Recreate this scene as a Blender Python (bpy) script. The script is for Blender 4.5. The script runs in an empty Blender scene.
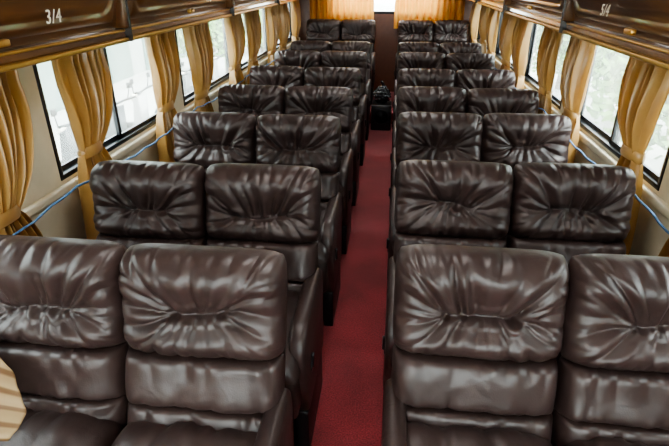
import bpy, bmesh, math, random
import numpy as np
from mathutils import Vector, Matrix
random.seed(4)
S = bpy.context.scene
COL = S.collection

# ---------------------------------------------------------------- materials
def newmat(name):
    m = bpy.data.materials.new(name); m.use_nodes = True
    nt = m.node_tree; b = nt.nodes['Principled BSDF']
    return m, nt, b
def N(nt, t, **kw):
    n = nt.nodes.new(t)
    for k, v in kw.items():
        if k in n.inputs: n.inputs[k].default_value = v
        else: setattr(n, k, v)
    return n
def ramp(nt, stops):
    r = nt.nodes.new('ShaderNodeValToRGB'); e = r.color_ramp.elements
    while len(e) < len(stops): e.new(0.5)
    for i, (p, c) in enumerate(stops):
        e[i].position = p; e[i].color = (*c, 1)
    return r
def simple(name, col, rough=0.5, metal=0.0, noise=0.12, scale=20, bump=0.0, coat=0.0):
    m, nt, b = newmat(name)
    tc = N(nt, 'ShaderNodeTexCoord'); nz = N(nt, 'ShaderNodeTexNoise', Scale=scale, Detail=5.0)
    nt.links.new(tc.outputs['Object'], nz.inputs['Vector'])
    r = ramp(nt, [(0.3, tuple(c*(1-noise) for c in col)), (0.7, tuple(min(1, c*(1+noise)) for c in col))])
    nt.links.new(nz.outputs['Fac'], r.inputs['Fac']); nt.links.new(r.outputs['Color'], b.inputs['Base Color'])
    b.inputs['Roughness'].default_value = rough; b.inputs['Metallic'].default_value = metal
    b.inputs['Coat Weight'].default_value = coat
    if bump:
        bp = N(nt, 'ShaderNodeBump', Strength=bump, Distance=0.004)
        nt.links.new(nz.outputs['Fac'], bp.inputs['Height']); nt.links.new(bp.outputs['Normal'], b.inputs['Normal'])
    return m

def leather(name, c1, c2, rough):
    m, nt, b = newmat(name)
    tc = N(nt, 'ShaderNodeTexCoord')
    n1 = N(nt, 'ShaderNodeTexNoise', Scale=7.0, Detail=4.0)
    oi = N(nt, 'ShaderNodeObjectInfo')
    add = N(nt, 'ShaderNodeVectorMath', operation='ADD')
    nt.links.new(tc.outputs['Object'], add.inputs[0]); nt.links.new(oi.outputs['Random'], add.inputs[1])
    nt.links.new(add.outputs[0], n1.inputs['Vector'])
    r = ramp(nt, [(0.3, c1), (0.72, c2)])
    nt.links.new(n1.outputs['Fac'], r.inputs['Fac']); nt.links.new(r.outputs['Color'], b.inputs['Base Color'])
    v = N(nt, 'ShaderNodeTexVoronoi', Scale=260.0); nt.links.new(tc.outputs['Object'], v.inputs['Vector'])
    n2 = N(nt, 'ShaderNodeTexNoise', Scale=13.0, Detail=2.0, Distortion=0.8); nt.links.new(add.outputs[0], n2.inputs['Vector'])
    b1 = N(nt, 'ShaderNodeBump', Strength=0.2, Distance=0.001); nt.links.new(v.outputs['Distance'], b1.inputs['Height'])
    b2 = N(nt, 'ShaderNodeBump', Strength=0.30, Distance=0.008); nt.links.new(n2.outputs['Fac'], b2.inputs['Height'])
    nt.links.new(b1.outputs['Normal'], b2.inputs['Normal']); nt.links.new(b2.outputs['Normal'], b.inputs['Normal'])
    b.inputs['Roughness'].default_value = rough
    b.inputs['Specular IOR Level'].default_value = 0.58
    return m
M_LEATHER = leather('brown_leather', (0.031, 0.0175, 0.0158), (0.048, 0.028, 0.0255), 0.42)
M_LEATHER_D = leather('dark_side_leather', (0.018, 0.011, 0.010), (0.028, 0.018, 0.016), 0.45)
M_BLACKMETAL = simple('black_steel', (0.02, 0.02, 0.022), 0.4, 0.6)
M_FRAME = simple('black_aluminium', (0.018, 0.02, 0.024), 0.35, 0.4)
M_CREAM = simple('cream_wall_panel', (0.66, 0.60, 0.46), 0.5, scale=6)
M_CEIL = simple('ceiling_vinyl', (0.70, 0.66, 0.56), 0.6, scale=5)
M_GOLD = simple('gold_trim', (0.50, 0.29, 0.08), 0.28, 0.7)
M_ROPE = simple('blue_rope', (0.10, 0.22, 0.42), 0.7, noise=0.4, scale=60)
M_BLACKPL = simple('black_plastic', (0.012, 0.012, 0.014), 0.3)
M_BAG = simple('black_polythene', (0.02, 0.02, 0.024), 0.2)
M_GREY = simple('grey_metal', (0.22, 0.23, 0.23), 0.4, 0.3)
M_SILVER = simple('silver_lettering', (0.8, 0.76, 0.66), 0.35, 0.2)
M_CONC = simple('concrete', (0.42, 0.42, 0.40), 0.9, scale=2)
M_FACADE = simple('facade_plaster', (0.44, 0.47, 0.45), 0.9, scale=1)
M_FACADE2 = simple('facade_shutter_green', (0.15, 0.23, 0.20), 0.8, scale=1)
M_LEAF = simple('foliage_green', (0.14, 0.27, 0.08), 0.7, noise=0.5, scale=3)
M_BARK = simple('bark', (0.12, 0.08, 0.05), 0.9)
M_DKPAINT = simple('dark_grey_paint', (0.05, 0.055, 0.06), 0.3)
M_WHPAINT = simple('pale_paint', (0.4, 0.4, 0.4), 0.3)
M_MAROON = simple('maroon_panel', (0.13, 0.05, 0.028), 0.35)

def mat_carpet():
    m, nt, b = newmat('red_carpet')
    tc = N(nt, 'ShaderNodeTexCoord')
    n1 = N(nt, 'ShaderNodeTexNoise', Scale=150.0, Detail=3.0); n2 = N(nt, 'ShaderNodeTexNoise', Scale=3.0, Detail=5.0)
    for n in (n1, n2): nt.links.new(tc.outputs['Object'], n.inputs['Vector'])
    r1 = ramp(nt, [(0.3, (0.17, 0.017, 0.022)), (0.7, (0.46, 0.058, 0.072))])
    r2 = ramp(nt, [(0.35, (0.60, 0.58, 0.58)), (0.7, (1, 1, 1))])
    nt.links.new(n1.outputs['Fac'], r1.inputs['Fac']); nt.links.new(n2.outputs['Fac'], r2.inputs['Fac'])
    mx = N(nt, 'ShaderNodeMix', data_type='RGBA', blend_type='MULTIPLY'); mx.inputs['Factor'].default_value = 1
    nt.links.new(r1.outputs['Color'], mx.inputs[6]); nt.links.new(r2.outputs['Color'], mx.inputs[7])
    nt.links.new(mx.outputs[2], b.inputs['Base Color'])
    bp = N(nt, 'ShaderNodeBump', Strength=0.6, Distance=0.004)
    nt.links.new(n1.outputs['Fac'], bp.inputs['Height']); nt.links.new(bp.outputs['Normal'], b.inputs['Normal'])
    b.inputs['Roughness'].default_value = 0.95; b.inputs['Specular IOR Level'].default_value = 0.2
    b.inputs['Sheen Weight'].default_value = 0.3
    return m
M_CARPET = mat_carpet()

def mat_wood():
    m, nt, b = newmat('burl_wood_veneer')
    tc = N(nt, 'ShaderNodeTexCoord'); mp = N(nt, 'ShaderNodeMapping'); mp.inputs['Scale'].default_value = (6, 1.1, 6)
    nt.links.new(tc.outputs['Object'], mp.inputs['Vector'])
    n1 = N(nt, 'ShaderNodeTexNoise', Scale=1.5, Detail=6.0, Distortion=1.1); nt.links.new(mp.outputs[0], n1.inputs['Vector'])
    r = ramp(nt, [(0.28, (0.038, 0.014, 0.005)), (0.5, (0.105, 0.043, 0.012)), (0.68, (0.185, 0.085, 0.024)), (0.82, (0.08, 0.032, 0.010))])
    nt.links.new(n1.outputs['Fac'], r.inputs['Fac']); nt.links.new(r.outputs['Color'], b.inputs['Base Color'])
    b.inputs['Roughness'].default_value = 0.3; b.inputs['Coat Weight'].default_value = 0.9; b.inputs['Coat Roughness'].default_value = 0.06
    return m
M_WOOD = mat_wood()

def mat_curtain(name, c1, c2, tr):
    m, nt, b = newmat(name)
    tc = N(nt, 'ShaderNodeTexCoord'); n1 = N(nt, 'ShaderNodeTexNoise', Scale=5.0, Detail=3.0)
    nt.links.new(tc.outputs['Object'], n1.inputs['Vector'])
    r = ramp(nt, [(0.3, c1), (0.7, c2)]); nt.links.new(n1.outputs['Fac'], r.inputs['Fac'])
    nt.links.new(r.outputs['Color'], b.inputs['Base Color'])
    b.inputs['Roughness'].default_value = 0.30; b.inputs['Sheen Weight'].default_value = 0.2; b.inputs['Specular IOR Level'].default_value = 0.7
    tl = N(nt, 'ShaderNodeBsdfTranslucent'); nt.links.new(r.outputs['Color'], tl.inputs['Color'])
    mx = N(nt, 'ShaderNodeMixShader'); mx.inputs[0].default_value = tr
    nt.links.new(b.outputs[0], mx.inputs[1]); nt.links.new(tl.outputs[0], mx.inputs[2])
    nt.links.new(mx.outputs[0], nt.nodes['Material Output'].inputs[0])
    return m
M_CURT = mat_curtain('gold_satin_curtain', (0.40, 0.205, 0.052), (0.52, 0.305, 0.100), 0.20)
M_CURT2 = mat_curtain('orange_curtain', (0.80, 0.36, 0.05), (0.92, 0.50, 0.12), 0.55)  # rear curtains: orange raised in colour to suggest light from behind

def mat_cloth_stripe():
    m, nt, b = newmat('striped_beige_cloth')
    tc = N(nt, 'ShaderNodeTexCoord'); w = N(nt, 'ShaderNodeTexWave', Scale=1.6, Distortion=0.4)
    nt.links.new(tc.outputs['UV'], w.inputs['Vector'])
    r = ramp(nt, [(0.1, (0.16, 0.085, 0.035)), (0.4, (0.34, 0.235, 0.12))])
    nt.links.new(w.outputs['Fac'], r.inputs['Fac']); nt.links.new(r.outputs['Color'], b.inputs['Base Color'])
    b.inputs['Roughness'].default_value = 0.6
    return m
def mat_glass():
    m, nt, b = newmat('hazed_window_glass')
    t = N(nt, 'ShaderNodeBsdfTransparent'); t.inputs[0].default_value = (0.93, 0.98, 0.97, 1)
    g = N(nt, 'ShaderNodeBsdfGlossy'); g.inputs['Roughness'].default_value = 0.03
    tl = N(nt, 'ShaderNodeBsdfTranslucent'); tl.inputs[0].default_value = (0.9, 0.95, 0.93, 1)  # white haze mixed into the panes so the view outside looks bleached
    tc = N(nt, 'ShaderNodeTexCoord'); nz = N(nt, 'ShaderNodeTexNoise', Scale=4.0, Detail=5.0); nt.links.new(tc.outputs['Object'], nz.inputs['Vector'])
    r = ramp(nt, [(0.3, (0.04,)*3), (0.8, (0.13,)*3)])
    nt.links.new(nz.outputs['Fac'], r.inputs['Fac'])
    mx = N(nt, 'ShaderNodeMixShader'); nt.links.new(r.outputs['Color'], mx.inputs[0])
    nt.links.new(t.outputs[0], mx.inputs[1]); nt.links.new(tl.outputs[0], mx.inputs[2])
    m2 = N(nt, 'ShaderNodeMixShader'); m2.inputs[0].default_value = 0.06
    nt.links.new(mx.outputs[0], m2.inputs[1]); nt.links.new(g.outputs[0], m2.inputs[2])
    nt.links.new(m2.outputs[0], nt.nodes['Material Output'].inputs[0])
    return m
M_GLASS = mat_glass()
def mat_emit(name, col, s):
    m, nt, b = newmat(name)
    b.inputs['Base Color'].default_value = (0.9, 0.9, 0.85, 1)
    b.inputs['Emission Color'].default_value = (*col, 1); b.inputs['Emission Strength'].default_value = s
    return m
M_FILL = mat_emit('added_fill_glow', (1.0, 0.98, 0.94), 6.0)  # glow for the added ceiling panels that brighten the cabin

# ---------------------------------------------------------------- mesh builder
class MB:
    def __init__(s): s.v = []; s.f = []; s.m = []; s.sm = []; s.mats = []
    def mi(s, mat):
        if mat not in s.mats: s.mats.append(mat)
        return s.mats.index(mat)
    def add(s, verts, faces, mat, smooth=False, xf=None):
        o = len(s.v); k = s.mi(mat)
        for v in verts:
            s.v.append(tuple(xf @ Vector(v)) if xf else tuple(v))
        for f in faces:
            s.f.append([i+o for i in f]); s.m.append(k); s.sm.append(smooth)
    def bm(s, bm, mat, smooth=False, xf=None):
        bm.verts.index_update()
        s.add([v.co[:] for v in bm.verts], [[v.index for v in f.verts] for f in bm.faces], mat, smooth, xf); bm.free()
    def box(s, lo, hi, mat, bev=0.0, seg=2, xf=None, smooth=False):
        bm = bmesh.new(); bmesh.ops.create_cube(bm, size=1)
        for v in bm.verts:
            v.co = Vector([(lo[i]+hi[i])/2 + v.co[i]*(hi[i]-lo[i]) for i in range(3)])
        if bev: bmesh.ops.bevel(bm, geom=list(bm.edges), offset=bev, segments=seg, profile=0.5, affect='EDGES')
        s.bm(bm, mat, smooth or bev > 0, xf)
    def cyl(s, p, q, r, mat, seg=16, r2=None, smooth=True):
        p = Vector(p); q = Vector(q); d = q-p
        bm = bmesh.new(); bmesh.ops.create_cone(bm, cap_ends=True, segments=seg, radius1=r, radius2=r if r2 is None else r2, depth=d.length)
        xf = Matrix.Translation((p+q)/2) @ d.to_track_quat('Z', 'Y').to_matrix().to_4x4()
        s.bm(bm, mat, smooth, xf)
    def prism(s, prof, x0, x1, mat, bev=0.0, seg=3, smooth=False):
        bm = bmesh.new()
        vs = [bm.verts.new((x0, a, b)) for a, b in prof]; f = bm.faces.new(vs)
        r = bmesh.ops.extrude_face_region(bm, geom=[f])
        for g in r['geom']:
            if isinstance(g, bmesh.types.BMVert): g.co.x = x1
        bmesh.ops.recalc_face_normals(bm, faces=bm.faces)
        if bev:
            ed = [e for e in bm.edges if abs(e.verts[0].co.x-e.verts[1].co.x) < 1e-6]
            bmesh.ops.bevel(bm, geom=ed, offset=bev, segments=seg, profile=0.5, affect='EDGES')
        s.bm(bm, mat, smooth or bev > 0)
    def tube(s, pts, r, mat, seg=8):
        pts = [Vector(p) for p in pts]; vs = []; fs = []
        for i, p in enumerate(pts):
            d = (pts[min(i+1, len(pts)-1)]-pts[max(i-1, 0)]).normalized()
            a = d.cross(Vector((0.13, 0.2, 1))).normalized(); b = d.cross(a)
            for k in range(seg):
                t = 2*math.pi*k/seg; vs.append(p + r*(math.cos(t)*a+math.sin(t)*b))
        for i in range(len(pts)-1):
            for k in range(seg):
                fs.append([i*seg+k, i*seg+(k+1) % seg, (i+1)*seg+(k+1) % seg, (i+1)*seg+k])
        s.add(vs, fs, mat, True)
    def torus(s, c, R, r, mat, axis='X', seg=28, ring=10):
        vs = []; fs = []
        for i in range(seg):
            t = 2*math.pi*i/seg
            for k in range(ring):
                p = 2*math.pi*k/ring; a = (R+r*math.cos(p))*math.cos(t); b = (R+r*math.cos(p))*math.sin(t); h = r*math.sin(p)
                o = {'X': (h, a, b), 'Y': (a, h, b), 'Z': (a, b, h)}[axis]
                vs.append((c[0]+o[0], c[1]+o[1], c[2]+o[2]))
                fs.append([i*ring+k, i*ring+(k+1) % ring, ((i+1) % seg)*ring+(k+1) % ring, ((i+1) % seg)*ring+k])
        s.add(vs, fs, mat, True)
    def mesh(s, name):
        me = bpy.data.meshes.new(name); me.from_pydata(s.v, [], s.f)
        for m in s.mats: me.materials.append(m)
        me.polygons.foreach_set('material_index', s.m); me.polygons.foreach_set('use_smooth', s.sm)
        me.update(); return me
    def obj(s, name, parent=None):
        o = bpy.data.objects.new(name, s.mesh(name)); COL.objects.link(o)
        if parent: o.parent = parent
        return o

# ---------------------------------------------------------------- cushions
def cushion(mb, w, h, t, folds, xf, mat, p=6, corner=0.10, na=72, nb=52, shape=None, backt=0.02):
    s = np.linspace(-1, 1, na); q = np.linspace(-1, 1, nb)
    def sp(x): return np.sign(x)*(1-(1-np.abs(x))**1.5)
    A, B = np.meshgrid(sp(s), sp(q))
    ed = (np.clip(1-np.abs(A)**p, 0, 1)**0.5)*(np.clip(1-np.abs(B)**(p*0.8), 0, 1)**0.5)
    X = A*w/2*(1-corner*np.abs(B)**7*0.6)
    Y = B*h/2*(1-corner*(w/h)*np.abs(A)**7*0.6)
    V = np.zeros_like(A); R = np.zeros_like(A)
    for fo in folds:
        x0, y0, x1, y1, dep, wd, taper = fo[:7]; bend = fo[7] if len(fo) > 7 else 0.0
        x0 *= w/2; x1 *= w/2; y0 *= h/2; y1 *= h/2
        dx, dy = x1-x0, y1-y0; L = dx*dx+dy*dy+1e-9; Ls = math.sqrt(L)
        T = np.clip(((X-x0)*dx+(Y-y0)*dy)/L, 0, 1)
        ox = -dy/Ls*bend*Ls*np.sin(math.pi*T); oy = dx/Ls*bend*Ls*np.sin(math.pi*T)
        D = np.sqrt((X-x0-T*dx-ox)**2+(Y-y0-T*dy-oy)**2)
        amp = dep*(1-T*taper); wl = wd*(1+0.9*T*taper)
        V = np.maximum(V, amp*np.exp(-(D/wl)**1.15)) + 0.12*amp*np.exp(-(D/wl)**1.25)
        R = np.maximum(R, amp*0.42*np.exp(-((D-2.4*wl)/(1.4*wl))**2))
    H = R-V
    if shape is not None: H += shape(A, B, X, Y)
    Z = t*ed + H*np.clip(ed*1.4, 0, 1)
    vs = np.stack([X, Y, Z], -1).reshape(-1, 3)
    fs = [[j*na+i, j*na+i+1, (j+1)*na+i+1, (j+1)*na+i] for j in range(nb-1) for i in range(na-1)]
    mb.add(vs.tolist(), fs, mat, True, xf)
    n2 = 14; s2 = np.linspace(-1, 1, n2); A2, B2 = np.meshgrid(sp(s2), sp(s2))
    e2 = (np.clip(1-np.abs(A2)**p, 0, 1)**0.5)*(np.clip(1-np.abs(B2)**p, 0, 1)**0.5)
    X2 = A2*w/2*(1-corner*np.abs(B2)**7*0.6); Y2 = B2*h/2*(1-corner*(w/h)*np.abs(A2)**7*0.6)
    v2 = np.stack([X2, Y2, -backt*e2], -1).reshape(-1, 3)
    f2 = [[j*n2+i, (j+1)*n2+i, (j+1)*n2+i+1, j*n2+i+1] for j in range(n2-1) for i in range(n2-1)]
    mb.add(v2.tolist(), f2, mat, True, xf)

def head_style(rg):
    J = lambda a: rg.uniform(-a, a)
    F = []
    cy = -0.20+J(0.09); hw = 0.32+J(0.10); tilt = J(.08)
    F.append((-hw, cy-tilt, hw, cy+tilt, 0.021, 0.010, 0.0, J(.08)))
    nu = rg.choice((6, 7, 8))
    for k in range(nu):
        t = -1+2*k/(nu-1)+J(.16)
        x0 = t*hw; x1 = t*0.84+J(.10)
        F.append((x0, cy+tilt*t, x1, cy+(0.95-cy)*(0.78+J(.28)), 0.021*(1+J(.55)), 0.0088*(1+J(.3)), 0.75, J(.09)))
    nl = rg.choice((5, 6, 7))
    for k in range(nl):
        t = -1+2*k/(nl-1)+J(.18)
        F.append((t*hw, cy+tilt*t, t*0.80+J(.10), cy-(0.95+cy)*(0.80+J(.25)), 0.016*(1+J(.5)), 0.0088*(1+J(.3)), 0.75, J(.09)))
    for sd in (-1, 1):
        for dy_ in (0.52+J(.1), 0.12+J(.10), -0.30+J(.1)):
            F.append((sd*hw, cy+tilt*sd, sd*(.90+J(.08)), cy+dy_, 0.018*(1+J(.5)), 0.0088, 0.78, J(.10)))
        for k in range(4):
            y = -0.7+k*0.45+J(.15)
            F.append((sd, y, sd*(0.60+J(.12)), y*0.7+J(.1), 0.011*(1+J(.5)), 0.009, 1.0, J(.1)))
    for k in range(9):
        x = -0.88+k*0.22+J(.08)
        F.append((x, 1.0, x*0.8+J(.06), 0.40+J(.3), 0.012*(1+J(.6)), 0.0085, 1.0, J(.08)))
        x = x+J(.1)
        F.append((x, -1.0, x*0.85+J(.06), -0.58+J(.2), 0.012*(1+J(.6)), 0.0085, 1.0, J(.08)))
    ph = [rg.uniform(0, 6.28) for _ in range(6)]
    def shape(A, B, X, Y):
        H = -0.028*np.exp(-((B-cy)/.32)**2)*np.exp(-(A/.66)**2) + 0.018*np.exp(-((B-.5)/.33)**2) + 0.008*np.exp(-((B+.68)/.2)**2)
        H += 0.005*np.sin(23*X+ph[4]+9*Y)*np.sin(17*Y+ph[5])
        return H
    return F, shape
def lumbar_folds(rg, n=8, d=0.010):
    F = []; J = lambda a: rg.uniform(-a, a)
    for k in range(n):
        x = -0.88+1.76*k/(n-1)+rg.uniform(-.1, .1)
        F.append((x, 1.0, x+rg.uniform(-.16, .16), 0.1+rg.uniform(-.6, .3), d*rg.uniform(.3, 1.4), 0.010, 1.0, J(.12)))
        x += rg.uniform(-.12, .12)
        F.append((x, -1.0, x+rg.uniform(-.16, .16), -0.2+rg.uniform(-.3, .5), d*rg.uniform(.3, 1.2), 0.010, 1.0, J(.12)))
    return F
def lumbar_shape(rg):
    a = [rg.uniform(0, 6.28) for _ in range(3)]
    return lambda A, B, X, Y: 0.004*np.sin(24*X+a[0])+0.002*np.sin(41*X+a[1]+12*Y)+0.0025*np.sin(40*Y+a[2])

LEAN = math.radians(18)
TOPZ = 1.05
SW = 0.48
def seat_mesh(seed, arm):
    rg = random.Random(seed); mb = MB()
    bvec = Vector((0, math.sin(LEAN), math.cos(LEAN))); nvec = Vector((0, -math.cos(LEAN), math.sin(LEAN)))
    top = Vector((0, 0, TOPZ))
    def frame(dist):
        c = top - bvec*dist
        return Matrix(((1, bvec.x, nvec.x, c.x), (0, bvec.y, nvec.y, c.y), (0, bvec.z, nvec.z, c.z), (0, 0, 0, 1)))
    W = SW-0.003
    F, shp = head_style(rg)
    cushion(mb, W+.004, 0.324, 0.096, F, frame(0.162), M_LEATHER, p=8, corner=0.09, na=132, nb=100, shape=shp, backt=0.07)
    cushion(mb, W*0.99, 0.168, 0.091, lumbar_folds(rg), frame(0.394), M_LEATHER, p=10, corner=0.02, na=80, nb=34, shape=lumbar_shape(rg), backt=0.06)
    cushion(mb, W*0.99, 0.105, 0.088, lumbar_folds(rg), frame(0.520), M_LEATHER, p=9, corner=0.02, na=80, nb=26, shape=lumbar_shape(rg), backt=0.06)
    xf = frame(0.33); mb.box((-W/2+.012, -0.30, -0.085), (W/2-.012, 0.285, -0.02), M_LEATHER_D, 0.025, 3, xf)
    c = Vector((0, -0.42, 0.500))
    xs = Matrix(((1, 0, 0, c.x), (0, 1, -0.07, c.y), (0, 0.07, 1, c.z), (0, 0, 0, 1)))
    cushion(mb, W, 0.46, 0.105, lumbar_folds(rg, 7, 0.011), xs, M_LEATHER, p=6, corner=0.06, na=60, nb=40, shape=lumbar_shape(rg), backt=0.02)
    mb.box((-W/2+.01, -0.63, 0.29), (W/2-.01, -0.12, 0.505), M_LEATHER_D, 0.02, 2)
    mb.box((-0.20, -0.56, 0.26), (0.20, -0.18, 0.295), M_BLACKMETAL)
    for x in (-.19, .16):
        mb.box((x, -0.54, 0.03), (x+.03, -0.50, 0.27), M_BLACKMETAL, .004)
        mb.box((x, -0.24, 0.03), (x+.03, -0.20, 0.27), M_BLACKMETAL, .004)
        mb.box((x-.005, -0.58, 0.0), (x+.035, -0.16, 0.03), M_BLACKMETAL, .004)
    if arm:
        x0, x1 = (W/2-0.048, W/2+0.016) if arm > 0 else (-W/2-0.016, -W/2+0.048)
        prof = [(-0.10, 0.22), (-0.09, 0.55), (-0.10, 0.625), (-0.13, 0.648)]
        for k in range(0, 9):
            t = math.pi/2*k/8; prof.append((-0.47-0.12*math.sin(t), 0.53+0.118*math.cos(t)))
        prof += [(-0.585, 0.46), (-0.55, 0.36), (-0.51, 0.22)]
        mb.prism(prof, x0, x1, M_LEATHER, 0.022, 4)
        mb.box((x0+.006, -0.52, 0.0), (x1-.006, -0.12, 0.225), M_BLACKMETAL, 0.006)
        xo = x1 if arm > 0 else x0
        mb.cyl((xo-.004*arm, -0.45, 0.40), (xo+.004*arm, -0.45, 0.40), 0.022, M_BLACKPL)
        mb.box((min(xo, xo+.012*arm), -0.46, 0.40), (max(xo, xo+.012*arm), -0.44, 0.46), M_BLACKPL, .004)
    return mb.mesh('bus_seat_mesh')

VAR = {a: [seat_mesh(10+i*3+(a+1)*50, a) for i in range(5)] for a in (-1, 1)}
CL = -0.272
CR = 0.035
rowsL = [1.27, 1.96, 2.81, 3.62, 4.46, 5.46, 6.36]
rowsR = [1.315, 2.11, 2.95, 3.68, 4.46, 5.46, 6.36]
cnt = 0
def put_seat(x, y, z, arm, var):
    global cnt
    o = bpy.data.objects.new('bus_seat', VAR[arm][var % 5]); COL.objects.link(o)
    rg = random.Random(cnt*7+1); cnt += 1
    o.location = (x, y+rg.uniform(-.012, .012), z); o.rotation_euler = (rg.uniform(-.0, .02), 0, 0)
    return o
for i in range(7):
    put_seat(CL-SW*.5, rowsL[i], 0, 1, i)
    put_seat(CL-SW*1.5, rowsL[i], 0, -1, i+1)
    put_seat(CR+SW*.5, rowsR[i], 0, -1, i+3)
    put_seat(CR+SW*1.5, rowsR[i], 0, 1, i+3)
for k, (x, a) in enumerate([(CL-SW*.5, 1), (CL-SW*1.5, -1), (CR+SW*.5, -1), (CR+SW*1.5, 1)]):
    put_seat(x, 7.55, 0.15, a, k+1)

# ---------------------------------------------------------------- shell
CX = -0.150; HW = 1.285
XL = CX-HW; XR = CX+HW
Y0 = -1.4; Y1 = 7.95; ZC = 2.12
WB, WT = 0.93, 1.50
mb = MB(); mb.box((XL-.06, Y0-.06, -0.08), (XR+.06, Y1+.06, 0), M_CARPET); mb.obj('floor')
mb = MB(); mb.box((XL+.002, 6.60, 0.001), (XR-.002, Y1-.002, 0.149), M_CARPET, 0.006); mb.obj('rear_platform')
mb = MB(); mb.box((XL-.06, Y0-.06, ZC), (XR+.06, Y1+.06, ZC+.06), M_CEIL); mb.obj('ceiling')
PIL = {'left': [0.38, 1.83, 3.28, 4.72, 6.16, 7.60], 'right': [0.56, 2.00, 3.46, 4.90, 6.34, 7.78]}
pw = 0.13
wn = 1
for side, xa, xb in (('left', XL-.06, XL), ('right', XR, XR+.06)):
    pillars = PIL[side]
    mb = MB()
    mb.box((xa, Y0, 0), (xb, Y1, WB), M_CREAM); mb.box((xa, Y0, WT), (xb, Y1, ZC), M_CREAM)
    for p in pillars:
        mb.box((xa, p-pw, WB), (xb, min(Y1, p+pw) if p < 7.5 else Y1, WT), M_CREAM)
    mb.box((xa, Y0, WB), (xb, Y0+.2, WT), M_CREAM)
    sgn = 1 if side == 'left' else -1
    mb.obj('wall_'+side)
    t = MB(); xi = xb if side == 'left' else xa
    t.box((min(xi, xi+.03*sgn), Y0, WB-.05), (max(xi, xi+.03*sgn), Y1, WB-.012), M_CREAM, .008)
    t.obj('trim_1' if side == 'left' else 'trim_2')
    spans = [(Y0+.2, pillars[0]-pw)] + [(pillars[i]+pw, pillars[i+1]-pw) for i in range(len(pillars)-1)]
    for (a, b) in spans:
        w = MB(); fr = 0.024; xm = (xa+xb)/2; x0 = xa+.008; x1 = xb+(.004 if side == 'left' else 0)
        if side == 'right': x0 = xa-.004; x1 = xb-.008
        g = 0.001
        w.box((x0, a+g, WB+g), (x1, b-g, WB+fr), M_FRAME, .004); w.box((x0, a+g, WT-fr), (x1, b-g, WT-g), M_FRAME, .004)
        w.box((x0, a+g, WB+fr), (x1, a+fr, WT-fr), M_FRAME, .004); w.box((x0, b-fr, WB+fr), (x1, b-g, WT-fr), M_FRAME, .004)
        m = (a+b)/2
        for (ya, yb, xo) in ((a+fr, m+.02, -0.009), (m-.02, b-fr, 0.009)):
            xs0, xs1 = xm+xo-.007, xm+xo+.007
            w.box((xs0, ya, WB+fr), (xs1, ya+.024, WT-fr), M_FRAME); w.box((xs0, yb-.024, WB+fr), (xs1, yb, WT-fr), M_FRAME)
            w.box((xs0, ya, WB+fr), (xs1, yb, WB+fr+.022), M_FRAME); w.box((xs0, ya, WT-fr-.022), (xs1, yb, WT-fr), M_FRAME)
            w.box((xm+xo-.0015, ya+.02, WB+fr+.018), (xm+xo+.0015, yb-.02, WT-fr-.018), M_GLASS)
        w.obj('window_%d' % wn); wn += 1

mb = MB()
ra, rb, rz0, rz1 = -0.95, 0.62, 1.25, 1.80
mb.box((XL, Y1, 0), (XR, Y1+.06, rz0), M_MAROON); mb.box((XL, Y1, rz1), (XR, Y1+.06, ZC), M_CREAM)
mb.box((XL, Y1, rz0), (ra, Y1+.06, rz1), M_MAROON); mb.box((rb, Y1, rz0), (XR, Y1+.06, rz1), M_MAROON)
mb.obj('wall_rear')
w = MB()
w.box((ra, Y1, rz0), (rb, Y1+.05, rz0+.035), M_FRAME, .004); w.box((ra, Y1, rz1-.035), (rb, Y1+.05, rz1), M_FRAME, .004)
w.box((ra, Y1, rz0+.035), (ra+.035, Y1+.05, rz1-.035), M_FRAME); w.box((rb-.035, Y1, rz0+.035), (rb, Y1+.05, rz1-.035), M_FRAME)
w.box((ra+.03, Y1+.02, rz0+.03), (rb-.03, Y1+.024, rz1-.03), M_GLASS)
w.obj('window_%d' % wn); wn += 1
mb = MB()
mb.box((XL, Y0-.06, 0), (XR, Y0, 0.85), M_CREAM); mb.box((XL, Y0-.06, 1.98), (XR, Y0, ZC), M_CREAM)
mb.box((XL, Y0-.06, .85), (XL+.1, Y0, 1.98), M_CREAM); mb.box((XR-.1, Y0-.06, .85), (XR, Y0, 1.98), M_CREAM)
mb.obj('wall_front')
w = MB()
w.box((XL+.1, Y0-.05, .85), (XR-.1, Y0-.01, .89), M_FRAME); w.box((XL+.1, Y0-.05, 1.94), (XR-.1, Y0-.01, 1.98), M_FRAME)
w.box((CX-.02, Y0-.05, .89), (CX+.02, Y0-.01, 1.94), M_FRAME)
w.box((XL+.1, Y0-.032, .89), (XR-.1, Y0-.028, 1.94), M_GLASS); w.obj('window_%d' % wn); wn += 1

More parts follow.
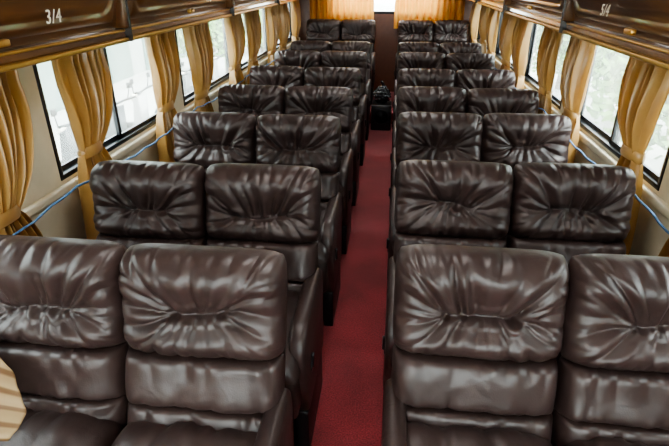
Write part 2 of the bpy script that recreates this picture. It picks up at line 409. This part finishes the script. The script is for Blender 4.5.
# ---------------------------------------------------------------- overhead bins
def bins(side):
    sg = -1 if side == 'left' else 1
    Xq = lambda q: CX+sg*q
    mb = MB()
    prof = [(HW-.001, 1.505), (0.965, 1.505), (0.94, 1.515), (0.932, 1.53), (0.936, 1.55), (0.955, 1.562), (0.945, 1.62), (0.925, 1.70), (0.922, 1.78), (0.94, 1.88), (0.985, 1.97), (1.02, 2.05), (1.03, ZC-.001), (HW-.001, ZC-.001)]
    n = len(prof); ya, yb = Y0+.001, Y1-.115
    vs = [(Xq(q), ya, z) for q, z in prof]+[(Xq(q), yb, z) for q, z in prof]
    fs = [[i, (i+1) % n, n+(i+1) % n, n+i] for i in range(n)]+[list(range(n)), list(range(2*n-1, n-1, -1))]
    mb.add(vs, fs, M_WOOD, False)
    def rail(q0, q1, z0, z1, mat, bev=.004):
        a, b = sorted((Xq(q0), Xq(q1))); mb.box((a, ya, z0), (b, yb, z1), mat, bev)
    rail(0.920, 0.94, 1.508, 1.524, M_GOLD); rail(0.930, 0.95, 1.546, 1.556, M_GOLD)
    off = 2.08 if side == 'left' else 2.62
    step = 1.44
    js = [off+step*k for k in range(-3, 5)]
    js = [j for j in js if Y0+.5 < j < Y1-.3]
    bounds = [Y0]+js+[Y1-.11]
    face = [(0.950, 1.585), (0.944, 1.62), (0.925, 1.70), (0.922, 1.78), (0.938, 1.87), (0.965, 1.925)]
    for j in js:
        a, b = sorted((Xq(.91), Xq(.97))); mb.box((a, j-.022, 1.56), (b, j+.022, 1.93), M_WOOD, .008)
        a, b = sorted((Xq(.905), Xq(.97))); mb.box((a, j-.004, 1.51), (b, j+.004, 1.95), M_BLACKPL)
    for i in range(len(bounds)-1):
        a0, b0 = bounds[i]+.055, bounds[i+1]-.055
        if b0-a0 < .3: continue
        nn = 90; rows_ = 28; vs = []; fs = []
        zz = [f[1] for f in face]; qq = [f[0] for f in face]
        for r in range(rows_+1):
            tz = r/rows_; z = 1.585+tz*(1.925-1.585); q = np.interp(z, zz, qq)
            for k in range(nn+1):
                tk = k/nn
                u = 2*tk-1; vv = 2*tz-1
                px = abs(u)*(b0-a0)/2; pz = abs(vv)*0.17; rx = (b0-a0)/2-.055-.06; rz = 0.125-.06
                dx = max(px-rx, 0); dz = max(pz-rz, 0); dd = math.hypot(dx, dz)-.06 if (px > rx or pz > rz) else max(px-rx, pz-rz)-.06
                hh = (max(0, 1-abs(u)**24)**.5)*(max(0, 1-abs(vv)**8)**.5)
                rec = 0.010*math.exp(-(dd/.014)**2)
                vs.append((Xq(q-0.022*hh+rec-(.005 if dd < -.01 else 0)), a0+tk*(b0-a0), z))
        for r in range(rows_):
            for k in range(nn):
                fs.append([r*(nn+1)+k, r*(nn+1)+k+1, (r+1)*(nn+1)+k+1, (r+1)*(nn+1)+k])
        mb.add(vs, fs, M_WOOD, True)
        c = (a0+b0)/2; a, b = sorted((Xq(.914), Xq(.935))); mb.box((a, c-.03, 1.572), (b, c+.03, 1.592), M_GOLD, .005)
    o = mb.obj('overhead_luggage_bin')
    labels = ['1/2', '3/4', '7/8', '11/12', '15/16', '19/20'] if side == 'left' else ['2/1', '5/4', '9/10', '13/14', '17/18', '21/22']
    for i in range(len(bounds)-1):
        a0, b0 = bounds[i], bounds[i+1]
        if b0-a0 < .6: continue
        ymid = (a0+b0)/2
        idx = max(0, int(round((ymid-(1.36 if side == 'left' else 1.90))/1.44))+1)
        c = bpy.data.curves.new('seat_number', 'FONT'); c.body = labels[min(idx, 5)]; c.size = 0.056; c.extrude = 0.001
        c.align_x = 'CENTER'; c.materials.append(M_SILVER); c.space_character = 1.15
        t = bpy.data.objects.new('seat_number', c); COL.objects.link(t); t.parent = o
        yc = ymid + (0.22 if side == 'left' else 0.19)
        t.location = (Xq(0.898), yc, 1.618); t.rotation_euler = (math.radians(90), 0, math.radians(90 if side == 'left' else -90))
        c.shear = 0.2
    return o
bins('left'); bins('right')

mb = MB()
for y in (-0.6, 1.4, 3.4, 5.4, 7.3):  # unseen glowing panels added overhead to lift the cabin and rear curtains
    mb.box((CX-.28, y-.3, ZC-.03), (CX+.28, y+.3, ZC-.001), M_CREAM, .006)
    mb.box((CX-.25, y-.27, ZC-.036), (CX+.25, y+.27, ZC-.029), M_FILL)
mb.obj('added_ceiling_fill')

# ---------------------------------------------------------------- curtains
def curtain(side, yc, wt, ztop, zbot, ztie, shift, seed, mat=M_CURT, nf=6):
    rg = random.Random(seed); sg = 1 if side == 'left' else -1
    xw = (XL if side == 'left' else XR)+sg*0.080
    ns, nz = 160, 80; vs = []; fs = []
    ph = rg.uniform(0, 6); ph2 = rg.uniform(0, 6); ph3 = rg.uniform(0, 6)
    for j in range(nz+1):
        z = ztop+(zbot-ztop)*j/nz
        if z > ztie:
            t = (z-ztie)/(ztop-ztie); wd = wt*(0.36+0.64*min(1, t*1.45)**0.7); cy = yc+shift*(1-t**0.8)
            puff = 0.018*math.sin(math.pi*min(1, t*1.15))
        else:
            t = (ztie-z)/(ztie-zbot); wd = wt*(0.36+0.55*t**0.5); cy = yc+shift*(1-0.2*t); puff = .014*t
        pin = 0.6+0.4*min(1, abs(z-ztie)/.12)
        amp = (0.034+puff*.5)*pin
        for i in range(ns+1):
            s = i/ns
            a = 2*math.pi*nf*(s+.035*math.sin(6*s+ph3))+ph
            sn = math.sin(a+0.45*math.sin(4*z+ph2+2*s)); sn = math.copysign(abs(sn)**0.7, sn)
            x = amp*sn+0.009*math.sin(1.7*a+5*z)+puff
            y = cy+(s-.5)*wd+0.016*math.cos(a)*min(1, wd/wt)
            edge = 0.012*math.sin(7*s+ph)*(j/nz)
            vs.append((xw+sg*x*0.95, y, z+edge))
    for j in range(nz):
        for i in range(ns):
            k = j*(ns+1)+i; fs.append([k, k+1, k+ns+2, k+ns+1])
    mb = MB(); mb.add(vs, fs, mat, True)
    tw = wt*0.36; c = (xw, yc+shift, ztie); R = []
    for jj, dz in enumerate((-.024, -.014, .014, .024)):
        for i in range(24):
            t = 2*math.pi*i/24; ro = 1.0 if jj in (1, 2) else .92
            R.append((c[0]+0.044*ro*math.cos(t), c[1]+(tw/2+.016)*ro*math.sin(t), c[2]+dz+0.014*math.cos(t)*sg))
    mb.add(R, [[j*24+i, j*24+(i+1) % 24, (j+1)*24+(i+1) % 24, (j+1)*24+i] for j in range(3) for i in range(24)], mat, True)
    return mb.obj('window_curtain')
sd = 1
for side in ('left', 'right'):
    for p in PIL[side]:
        for dlt in (-1, 1):
            yc = p+dlt*0.265+(.065 if (dlt > 0) else (-.01))
            if yc > Y1-.25: continue
            wt = 0.34+random.uniform(-.03, .04)
            curtain(side, yc, wt, 1.480, 0.60+random.uniform(-.03, .05), 1.00+random.uniform(-.05, .05), -.065, sd, nf=random.choice((5, 6, 7))); sd += 1
    r = MB(); x = (XL+.064) if side == 'left' else (XR-.064)
    r.cyl((x, Y0+.05, 1.494), (x, Y1-.05, 1.494), 0.006, M_GOLD, 10)
    r.obj('curtain_rod')
    pts = []
    xs = (XL+.142) if side == 'left' else (XR-.142)
    for k in range(121):
        y = 0.3+k*(6.9/120); ph = ((y-PIL[side][1]) % 1.44)/1.44
        pts.append((xs, y, 0.955-0.035*4*ph*(1-ph)+.004*math.sin(y*31)))
    r = MB(); r.tube(pts, 0.0045, M_ROPE, 6); r.obj('tie_rope')

def rear_curtain(x0, x1, seed):
    rg = random.Random(seed); ns, nz = 160, 20; vs = []; fs = []
    ph = rg.uniform(0, 6)
    for j in range(nz+1):
        z = 1.92-0.86*j/nz
        for i in range(ns+1):
            s = i/ns; a = 2*math.pi*11*s+ph
            vs.append((x0+(x1-x0)*s+.008*math.cos(a), Y1-.06+0.028*math.sin(a+.3*math.sin(4*z)), z))
    for j in range(nz):
        for i in range(ns):
            k = j*(ns+1)+i; fs.append([k, k+1, k+ns+2, k+ns+1])
    mb = MB(); mb.add(vs, fs, M_CURT2, True); return mb.obj('rear_window_curtain')
rear_curtain(-1.25, -0.32, 3); rear_curtain(-0.02, 0.95, 5)

M_STR = mat_cloth_stripe()
def drape():
    P = [[(-1.24, 0.97, 0.95), (-1.15, 0.99, 0.88), (-1.050, 1.010, 0.800)],
         [(-1.24, 0.85, 0.84), (-1.10, 0.92, 0.76), (-0.900, 0.945, 0.680)],
         [(-1.24, 0.75, 0.73), (-1.13, 0.80, 0.70), (-0.960, 0.865, 0.650)]]
    P = np.array(P); n = 50; vs = []; fs = []; uv = []
    def bz(t): return np.array([(1-t)**2, 2*t*(1-t), t*t])
    for j in range(n+1):
        for i in range(n+1):
            u, v = i/n, j/n
            p = np.einsum('a,b,abk->k', bz(v), bz(u), P)
            k = 0.005*math.sin(v*13+u*3)+.002*math.sin(v*29)
            vs.append((p[0], p[1]-k-.01, p[2]+k*.6)); uv.append((v, u))
    for j in range(n):
        for i in range(n):
            k = j*(n+1)+i; fs.append([k, k+1, k+n+2, k+n+1])
    mb = MB(); mb.add(vs, fs, M_STR, True); o = mb.obj('folded_curtain_end')
    l = o.data.uv_layers.new(name='UV')
    for lp in o.data.loops: l.data[lp.index].uv = uv[lp.vertex_index]
    sm = o.modifiers.new('thick', 'SOLIDIFY'); sm.thickness = 0.004
drape()

# ---------------------------------------------------------------- speaker at the aisle end
mb = MB(); sx = -0.125
mb.box((sx-.125, 6.27, 0.0), (sx+.125, 6.58, 0.32), M_BLACKPL, .02, 3)
mb.torus((sx, 6.268, 0.17), 0.088, 0.008, M_BLACKMETAL, 'Y'); mb.cyl((sx, 6.30, .17), (sx, 6.266, .17), .03, M_BLACKMETAL, 20, .08)
mb.obj('subwoofer_speaker')
mb = MB()
bm = bmesh.new(); bmesh.ops.create_icosphere(bm, subdivisions=5, radius=1)
for v in bm.verts:
    c = v.co.copy(); r = 1+0.10*math.sin(9*c.x+4*c.z)*math.cos(7*c.y+3*c.x)+.05*math.sin(17*c.z+5*c.y)
    z = c.z*r; v.co = Vector((sx+c.x*r*0.11*(1-.25*max(0, z)), 6.42+c.y*r*.11*(1-.25*max(0, z)), 0.32+0.10+max(-.098, z*.11)))
mb.bm(bm, M_BAG, True)
mb.tube([(sx, 6.42, .51), (sx+.01, 6.42, .55), (sx-.02, 6.41, .58)], .018, M_BAG)
mb.obj('black_plastic_bag')

# ---------------------------------------------------------------- outdoors
mb = MB(); mb.box((-40, -30, -1.0), (40, 60, -0.9), M_CONC); mb.obj('ground')
def building(x0, x1, y0, y1, h, mat, face, nm='street_building'):
    mb = MB(); mb.box((x0, y0, -0.9), (x1, y1, h), mat)
    xf = x1 if face > 0 else x0
    y = y0+.6
    while y < y1-1.6:
        for z in (-0.9, 2.2):
            zt = 2.7 if z > 0 else 1.5
            a, b = sorted((xf, xf+.05*face)); mb.box((a, y, z), (b, y+1.5, zt), M_FACADE2 if int(y) % 2 else M_GREY)
            a, b = sorted((xf, xf+.09*face)); mb.box((a, y-.08, zt), (b, y+1.58, zt+.08), mat)
        y += 2.4
    a, b = sorted((xf, xf+.6*face)); mb.box((a, y0, 1.75), (b, y1, 1.83), M_FACADE)
    return mb.obj(nm)
building(-16, -7.2, -6, 12, 3.2, M_FACADE, 1); building(-16, -7.6, 12.5, 40, 3.0, M_FACADE, 1)
building(9.4, 15, -6, 14, 3.0, M_FACADE, -1); building(9.8, 15, 14.5, 40, 3.2, M_FACADE, -1)
def scooter(x, y, rot, paint):
    mb = MB()
    for yy in (-0.6, 0.6):
        mb.torus((0, yy, 0.28), 0.23, 0.05, M_BLACKPL, 'X'); mb.cyl((-.03, yy, .28), (.03, yy, .28), .13, M_GREY, 20)
    mb.prism([(-.85, .62), (-.75, .78), (-.1, .72), (.05, .45), (.35, .40), (.42, .42), (.38, .30), (-.1, .26), (-.5, .38)], -.13, .13, paint, .04)
    mb.prism([(.36, .35), (.52, .38), (.44, .95), (.34, 1.0)], -.16, .16, paint, .03)
    mb.prism([(-.8, .78), (-.75, .86), (-.35, .84), (.0, .80), (.02, .74), (-.1, .72)], -.14, .14, M_BLACKPL, .03)
    mb.cyl((0, .60, .28), (0, .38, 1.02), .03, M_GREY); mb.tube([(-.34, .28, 1.08), (-.2, .36, 1.05), (0, .38, 1.02), (.2, .36, 1.05), (.34, .28, 1.08)], .018, M_BLACKPL)
    mb.cyl((0, .42, .95), (0, .50, .93), .08, M_SILVER, 20)
    for s in (-1, 1): mb.cyl((s*.25, .36, 1.05), (s*.3, .34, 1.22), .007, M_BLACKPL); mb.box((s*.3-.05, .33, 1.2), (s*.3+.05, .345, 1.28), M_BLACKPL, .006)
    mb.cyl((.14, -.7, .32), (.14, -.1, .28), .045, M_GREY)
    o = mb.obj('motor_scooter'); o.location = (x, y, -0.9); o.rotation_euler = (0, 0, rot)
for k in range(9):
    scooter(-3.5, 3.8+k*0.95, math.radians(80+random.uniform(-15, 15)), random.choice((M_DKPAINT, M_WHPAINT)))
def tree(x, y, seed):
    rg = random.Random(seed); mb = MB()
    mb.tube([(0, 0, -.9), (.05, 0, .3), (-.03, .05, 1.2), (.1, 0, 2.4)], .11, M_BARK, 10)
    for k in range(5):
        a = rg.uniform(0, 6.28); mb.tube([(0, 0, .3+k*.3), (.4*math.cos(a), .4*math.sin(a), .8+k*.3), (.8*math.cos(a), .8*math.sin(a), 1.1+k*.3)], .035, M_BARK)
    vs = []; fs = []
    for k in range(2600):
        d = Vector((rg.gauss(0, 1), rg.gauss(0, 1), rg.gauss(0, 1))).normalized()*rg.uniform(.5, 1)
        blob = rg.choice(((0, 0, 1.2, 1.1), (.6, .3, .6, .8), (-.6, -.3, .3, .8), (-.2, .7, .5, .8), (.2, -.8, .1, .75)))
        c = Vector(blob[:3])+d*blob[3]; a = Vector((rg.uniform(-1, 1), rg.uniform(-1, 1), rg.uniform(-1, 1))).normalized(); b = a.orthogonal().normalized()
        n = len(vs); s = .09
        vs += [c-a*s, c+b*s*.5, c+a*s, c-b*s*.5]; fs.append([n, n+1, n+2, n+3])
    mb.add(vs, fs, M_LEAF); o = mb.obj('street_tree'); o.location = (x, y, 0)
for i, (x, y) in enumerate([(4.0, 7.4), (4.6, 10.6), (4.3, 14.0), (5.0, 18.5), (-5.0, 15.0), (-5.0, 20)]): tree(x, y, i)

# ---------------------------------------------------------------- light
w = bpy.data.worlds.new('World'); S.world = w; w.use_nodes = True
bg = w.node_tree.nodes['Background']; bg.inputs[0].default_value = (0.95, 0.98, 1.0, 1); bg.inputs[1].default_value = 8.0
sun = bpy.data.lights.new('sun', 'SUN'); sun.energy = 6; sun.angle = 0.05; sun.color = (1, .96, .90)
so = bpy.data.objects.new('sun', sun); COL.objects.link(so); so.rotation_euler = (math.radians(8), math.radians(24), 0)

# ---------------------------------------------------------------- camera
f = 510.0; th = math.radians(25.9); psi = math.radians(6.4)
fw = Vector((-math.sin(psi)*math.cos(th), math.cos(psi)*math.cos(th), -math.sin(th)))
rt = Vector((math.cos(psi), math.sin(psi), 0)); up = rt.cross(fw)
Mx = Matrix((rt, up, -fw)).transposed()
cam = bpy.data.cameras.new('camera'); cam.sensor_width = 36; cam.lens = f/669*36; cam.clip_start = 0.02
co = bpy.data.objects.new('camera', cam); COL.objects.link(co)
co.matrix_world = Matrix.Translation((0, 0, 1.75)) @ Mx.to_4x4()
S.camera = co
S.view_settings.view_transform = 'AgX'
S.view_settings.look = 'AgX - Medium High Contrast'
S.view_settings.exposure = 0.95
